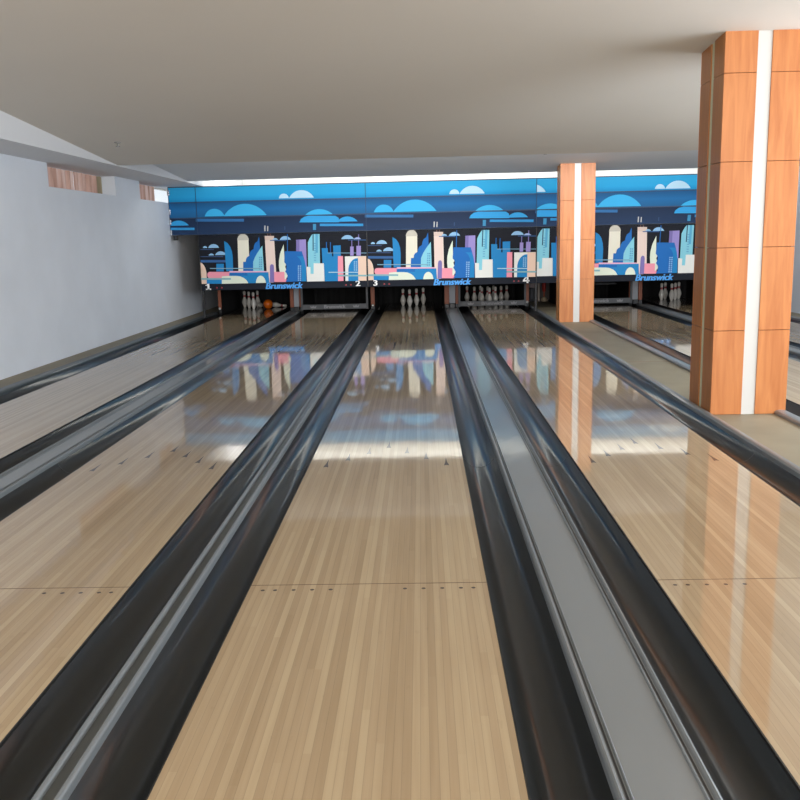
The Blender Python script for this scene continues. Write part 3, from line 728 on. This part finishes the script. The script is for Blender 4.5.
for i, x in enumerate(LANES):
    bm = bmesh.new(); n = 24
    pr = []; xa, xb = [(-3.53,-2.05),(-1.76,-.305),(-.21,1.28),(1.61,3.0),(3.88,5.21),(5.51,7.04)][i]
    for k in range(n+1):
        pr.append((xa-x+(xb-xa)*k/n, .012*math.sin(k*1.7)))
    top = [bm.verts.new((a, b, 1.45)) for a, b in pr]; bot = [bm.verts.new((a, b*1.6, -.195)) for a, b in pr]
    for a, b, c_, d in zip(bot, bot[1:], top[1:], top): bm.faces.new((a, b, c_, d))
    o = mesh_obj('pit_curtain', bm, M_BLACK); o.location = (x, 21.12, .005)
    tag(o, ['black pit curtain behind the orange ball','black pit curtain behind the lane under the sign numbered 2','black pit curtain behind the four pins straight ahead',
     'black pit curtain behind the full rack of pins','black pit curtain at the end of the lane behind the pillars','black pit curtain behind the five pins between the pillars'][i], 'curtain', 'pit curtains')
# machine covers that close the top of each pit (dark housing)
for i, x in enumerate(LANES):
    lb = ['dark pinsetter housing above the orange ball','dark pinsetter housing above the lane under sign 2','dark pinsetter housing above the four pins','dark pinsetter housing above the full rack',
          'dark pinsetter housing above the empty deck','dark pinsetter housing above the five pins'][i]
    r = thing('pinsetter', (x+W/2, 20.0, .62), lb, 'pinsetter', 'pinsetters hidden behind the masking')
    bm = bmesh.new(); bbox(bm, -.60, .60, -.55, .95, .28, .78, .02); mesh_obj('housing', bm, M_BLACK, r)
    for s in (-1, 1):
        bm = bmesh.new(); bbox(bm, s*.5-.02, s*.5+.02, -.7, .9, .12, .30, .005); mesh_obj('rail', bm, M_STRUT, r)
    if i == 4:
        bm = bmesh.new(); bbox(bm, -.5, .5, -.3, .7, -.23, -.19, .01); mesh_obj('deck_plate', bm, mat('deck_plate', (40,42,46), .5), r)
        for dx in (-.08, .12):
            bm = lathe([(0,-.19),(.022,-.19),(.026,-.10),(.018,0),(0,0)], 12); bm.transform(Matrix.Translation((dx, -.25, .0)))
            mesh_obj('rod', bm, mat('rod_grey', (150,152,156), .3, metal=.5), r, True)
        bm = bmesh.new(); box(bm, -.46, .46, -.28, -.26, -.19, .3); mesh_obj('hanger', bm, M_BLACK, r)

# sweep boards (lowered)
def sweep(cx, label):
    r = thing('sweep_board', (cx, 19.0, 0), label, 'sweep board', 'lowered grey sweep boards')
    bm = bmesh.new(); bbox(bm, -.70, .70, -.012, .012, .038, .145, .004); mesh_obj('board', bm, M_SWEEP, r)
    for s in (-1, 1):
        bm = bmesh.new(); bbox(bm, s*.70-.022, s*.70+.022, -.02, .02, .03, .80, .004); mesh_obj('guard_arm', bm, M_ARM, r)
    o = text_mesh('brand_lettering', 'Brunswick', .105, M_SWTXT, r, (.0, -.014, .092), offset=.001, extrude=.001, sx=1.05, bold=.004)
    for s in (-1, 1):
        bm = bmesh.new()
        q = [(-.055,.02),(.055,.02),(.055,.035),(.07,.09),(.03,.06),(.0,.095),(-.03,.06),(-.07,.09),(-.055,.035)]
        bm.faces.new([bm.verts.new((a, -.0135, b*.75+.052)) for a, b in q]); o = mesh_obj('crown_logo', bm, M_SWTXT, r); o.location.x = s*.46
    return r
sweep(-1.075, 'lowered grey sweep board across the lane under the sign numbered 2')
sweep(2.30, 'lowered grey sweep board in front of the full rack of pins')
sweep(4.55, 'lowered grey sweep board beside the far pillar, right side of it')

# ------------------------------------------------------------------ pins
PR = [(0,0),(.0255,0),(.0275,.006),(.0390,.040),(.0500,.075),(.0578,.100),(.0605,.1150),(.0598,.128),(.0560,.150),(.0500,.171),(.0420,.193),(.0330,.215),(.0265,.235),(.0238,.254),(.0240,.268),(.0262,.288),(.0295,.312),(.0318,.334),(.0323,.345),(.0300,.360),(.0230,.373),(.0130,.380),(0,.381)]
def make_pin(x, y, label, group):
    r = thing('bowling_pin', (x, y, 0), label, 'bowling pin', group)
    mesh_obj('pin_body', lathe(PR, 28), M_PIN, r, True)
    for z in (.242, .270):
        rr = .0252 if z < .26 else .0264
        mesh_obj('neck_stripe', lathe([(rr-.002,z-.012),(rr+.0006,z-.012),(rr+.0005,z),(rr+.0012,z+.012),(rr-.002,z+.012)], 24), M_RED, r, True)
    return r
c1 = LANES[0]+W/2-.055; c3 = .527; c4 = LANES[3]+W/2-.02; c6 = 6.335
ROW = {1:(0,0),2:(-.1525,.264),3:(.1525,.264),4:(-.305,.528),5:(0,.528),6:(.305,.528),7:(-.4575,.792),8:(-.1525,.792),9:(.1525,.792),10:(.4575,.792)}
HP = 19.82
p0 = make_pin(c3, HP, 'white pin in the straight-ahead lane, second from left and frontmost of four', 'standing pins at the end of the straight-ahead lane')
g3 = 'standing pins at the end of the straight-ahead lane'
def pin(cx, n, label, group): return dup(p0, (cx+ROW[n][0], HP+ROW[n][1], 0), label, group)
pin(c3, 2, 'leftmost of the four white pins in the straight-ahead lane', g3)
pin(c3, 3, 'white pin third from left of four in the straight-ahead lane', g3)
pin(c3, 6, 'rightmost of the four white pins in the straight-ahead lane', g3)
g1 = 'standing pins beside the orange ball'
pin(c1, 7, 'leftmost standing pin on the leftmost lane', g1)
pin(c1, 4, 'second standing pin from left on the leftmost lane', g1)
pin(c1, 2, 'third standing pin from left, frontmost on the leftmost lane', g1)
pin(c1, 8, 'standing pin nearest the orange ball, rising behind a fallen pin', g1)
# fallen pins by the ball
def fallen(x, y, heading, label):
    # lying: axis horizontal, resting on belly
    return dup(p0, (x, y, .0757), label, 'fallen pins beside the orange ball', rot=(0, math.pi/2+.1219, heading))
fallen(-2.95, 20.25, math.radians(80), 'fallen pin lying left of the orange ball')
fallen(-2.69, 20.33, math.radians(14), 'fallen pin lying right of the orange ball')
g4 = 'full rack of standing pins behind the sweep board'
d4 = {1:'front pin of the full rack behind the sweep board',2:'pin left of centre in the second row of the full rack',3:'pin right of centre in the second row of the full rack',
 4:'left pin in the third row of the full rack',5:'middle pin in the third row of the full rack',6:'right pin in the third row of the full rack',
 7:'leftmost pin in the back row of the full rack',8:'second pin from left in the back row of the full rack',9:'third pin from left in the back row of the full rack',10:'rightmost pin in the back row of the full rack'}
for n in range(1, 11): pin(c4, n, d4[n], g4)
g6 = 'standing pins seen between the two pillars'
pin(c6, 2, 'leftmost pin of five seen between the pillars', g6); pin(c6, 5, 'second pin from left of five between the pillars, set back', g6)
pin(c6, 1, 'frontmost pin of five seen between the pillars', g6); pin(c6, 3, 'fourth pin from left of five between the pillars', g6)
pin(c6, 6, 'rightmost pin of five seen between the pillars', g6)
# ball
r = thing('bowling_ball', (-2.672, 19.95, .1085), 'orange bowling ball lying at the end of the leftmost lane', 'bowling ball')
bm = bmesh.new(); bmesh.ops.create_uvsphere(bm, u_segments=40, v_segments=24, radius=.1085); mesh_obj('ball_shell', bm, M_BALL, r, True)
for az, el in ((100, 40), (84, 40), (92, 64)):
    bm = lathe([(0,.1088),(.012,.1086),(.012,.104),(0,.104)], 14); bm.transform(Matrix.Rotation(math.radians(az), 4, 'Z') @ Matrix.Rotation(math.radians(90-el), 4, 'Y'))
    mesh_obj('finger_hole', bm, M_HOLE, r)

# ------------------------------------------------------------------ service gap right of lane four
bm = bmesh.new(); bbox(bm, 0, .70, 0, .05, 0, 1.5, .004); o = mesh_obj('service_panel', bm, mat('service_grey', (120,112,108), .7, noise=(3,.1))); o.location = (3.10, 20.95, 0)
tag(o, 'grey panel closing the service gap right of the sign numbered 4', 'panel')
r = thing('machine_cabinet', (3.33, 20.6, 0), 'dark cabinet with pale top in the gap under the narrow masking panel', 'cabinet')
bm = bmesh.new(); bbox(bm, -.07, .09, -.12, .2, .0, .31, .01); mesh_obj('cabinet_body', bm, mat('cab_dark', (44,46,52), .6), r)
bm = bmesh.new(); bbox(bm, -.07, .09, -.12, .2, .315, .8, .01); o = mesh_obj('cabinet_top', bm, mat('cab_pale', (196,180,184), .6), r)
bm = bmesh.new(); bbox(bm, -.03, .02, -.135, -.12, .06, .30, .005); mesh_obj('door', bm, mat('cab_mid', (84,84,92), .6), r)
bm = bmesh.new(); bbox(bm, 0, .045, 0, .05, 0, 1.3, .004); o = mesh_obj('division_board', bm, mat('cream_post', (206,192,180), .6)); o.location = (3.465, 20.5, 0); tag(o, 'cream upright board beside the red mop', 'board')
r = thing('mop', (3.61, 20.5, 0), 'red-handled mop standing in the gap left of the far pillar', 'mop')
bm = bmesh.new(); bmesh.ops.create_cone(bm, segments=12, radius1=.016, radius2=.016, depth=1.0, cap_ends=True); bm.transform(Matrix.Translation((0,0,.58))); mesh_obj('handle', bm, mat('mop_handle', (190,96,60), .5), r)
bm = lathe([(0,.22),(.035,.22),(.04,.30),(.04,.46),(.02,.50),(0,.50)], 12); mesh_obj('grip', bm, M_MOPRED, r, True)
bm = lathe([(0,0),(.078,0),(.08,.02),(.06,.07),(.025,.10),(0,.10)], 16); mesh_obj('mop_head', bm, M_MOP, r, True)

# ------------------------------------------------------------------ light
w = bpy.data.worlds.new('World'); bpy.context.scene.world = w; w.use_nodes = True
w.node_tree.nodes['Background'].inputs[0].default_value = (.86, .93, 1, 1); w.node_tree.nodes['Background'].inputs[1].default_value = 1.3
def area(name, loc, target, sx, sy, power, col, spread=180):
    l = bpy.data.lights.new(name, 'AREA'); l.shape = 'RECTANGLE'; l.size = sx; l.size_y = sy; l.energy = power; l.color = col; l.spread = math.radians(spread)
    o = bpy.data.objects.new(name, l); C.objects.link(o); o.location = loc
    o.rotation_euler = (Vector(target)-Vector(loc)).to_track_quat('-Z', 'Y').to_euler(); return o
area('entrance_daylight', (2, -7.5, 2.0), (2, 8, 2.5), 9.5, 2.8, 1050, (1, .97, .93))
area('mask_wash', (2.2, 12.95, 2.66), (2.2, 17.5, .7), 9, .14, 78, (1, .98, .96), 100)
area('cove_light', (1.9, 19.2, 2.45), (1.9, 19.2, 3.5), 10.4, 1.2, 240, (1, 1, 1))
area('right_daylight', (7.5, 9, 1.9), (-4, 11, 2.3), 10, 1.6, 760, (.82, .91, 1))

# ------------------------------------------------------------------ camera
f, th, ya, ro, cx, h = 883.8057, .181314, .0266022, -.0237077, .785157, 1.509910
F = Vector((-math.sin(ya)*math.cos(th), math.cos(ya)*math.cos(th), -math.sin(th)))
r_ = Vector((math.cos(ya), math.sin(ya), 0)); u_ = r_.cross(F)
c_, s_ = math.cos(ro), math.sin(ro)
R = c_*r_+s_*u_; U = -s_*r_+c_*u_
cam = bpy.data.cameras.new('camera'); co = bpy.data.objects.new('camera', cam); C.objects.link(co)
co.matrix_world = Matrix(((R.x,U.x,-F.x,cx),(R.y,U.y,-F.y,0),(R.z,U.z,-F.z,h),(0,0,0,1)))
cam.sensor_fit = 'HORIZONTAL'; cam.sensor_width = 36; cam.lens = f/800*36
bpy.context.scene.camera = co
bpy.context.scene.view_settings.view_transform = 'Standard'
bpy.context.scene.view_settings.look = 'None'
bpy.context.scene.view_settings.exposure = 0
bpy.context.scene.cycles.max_bounces = 8
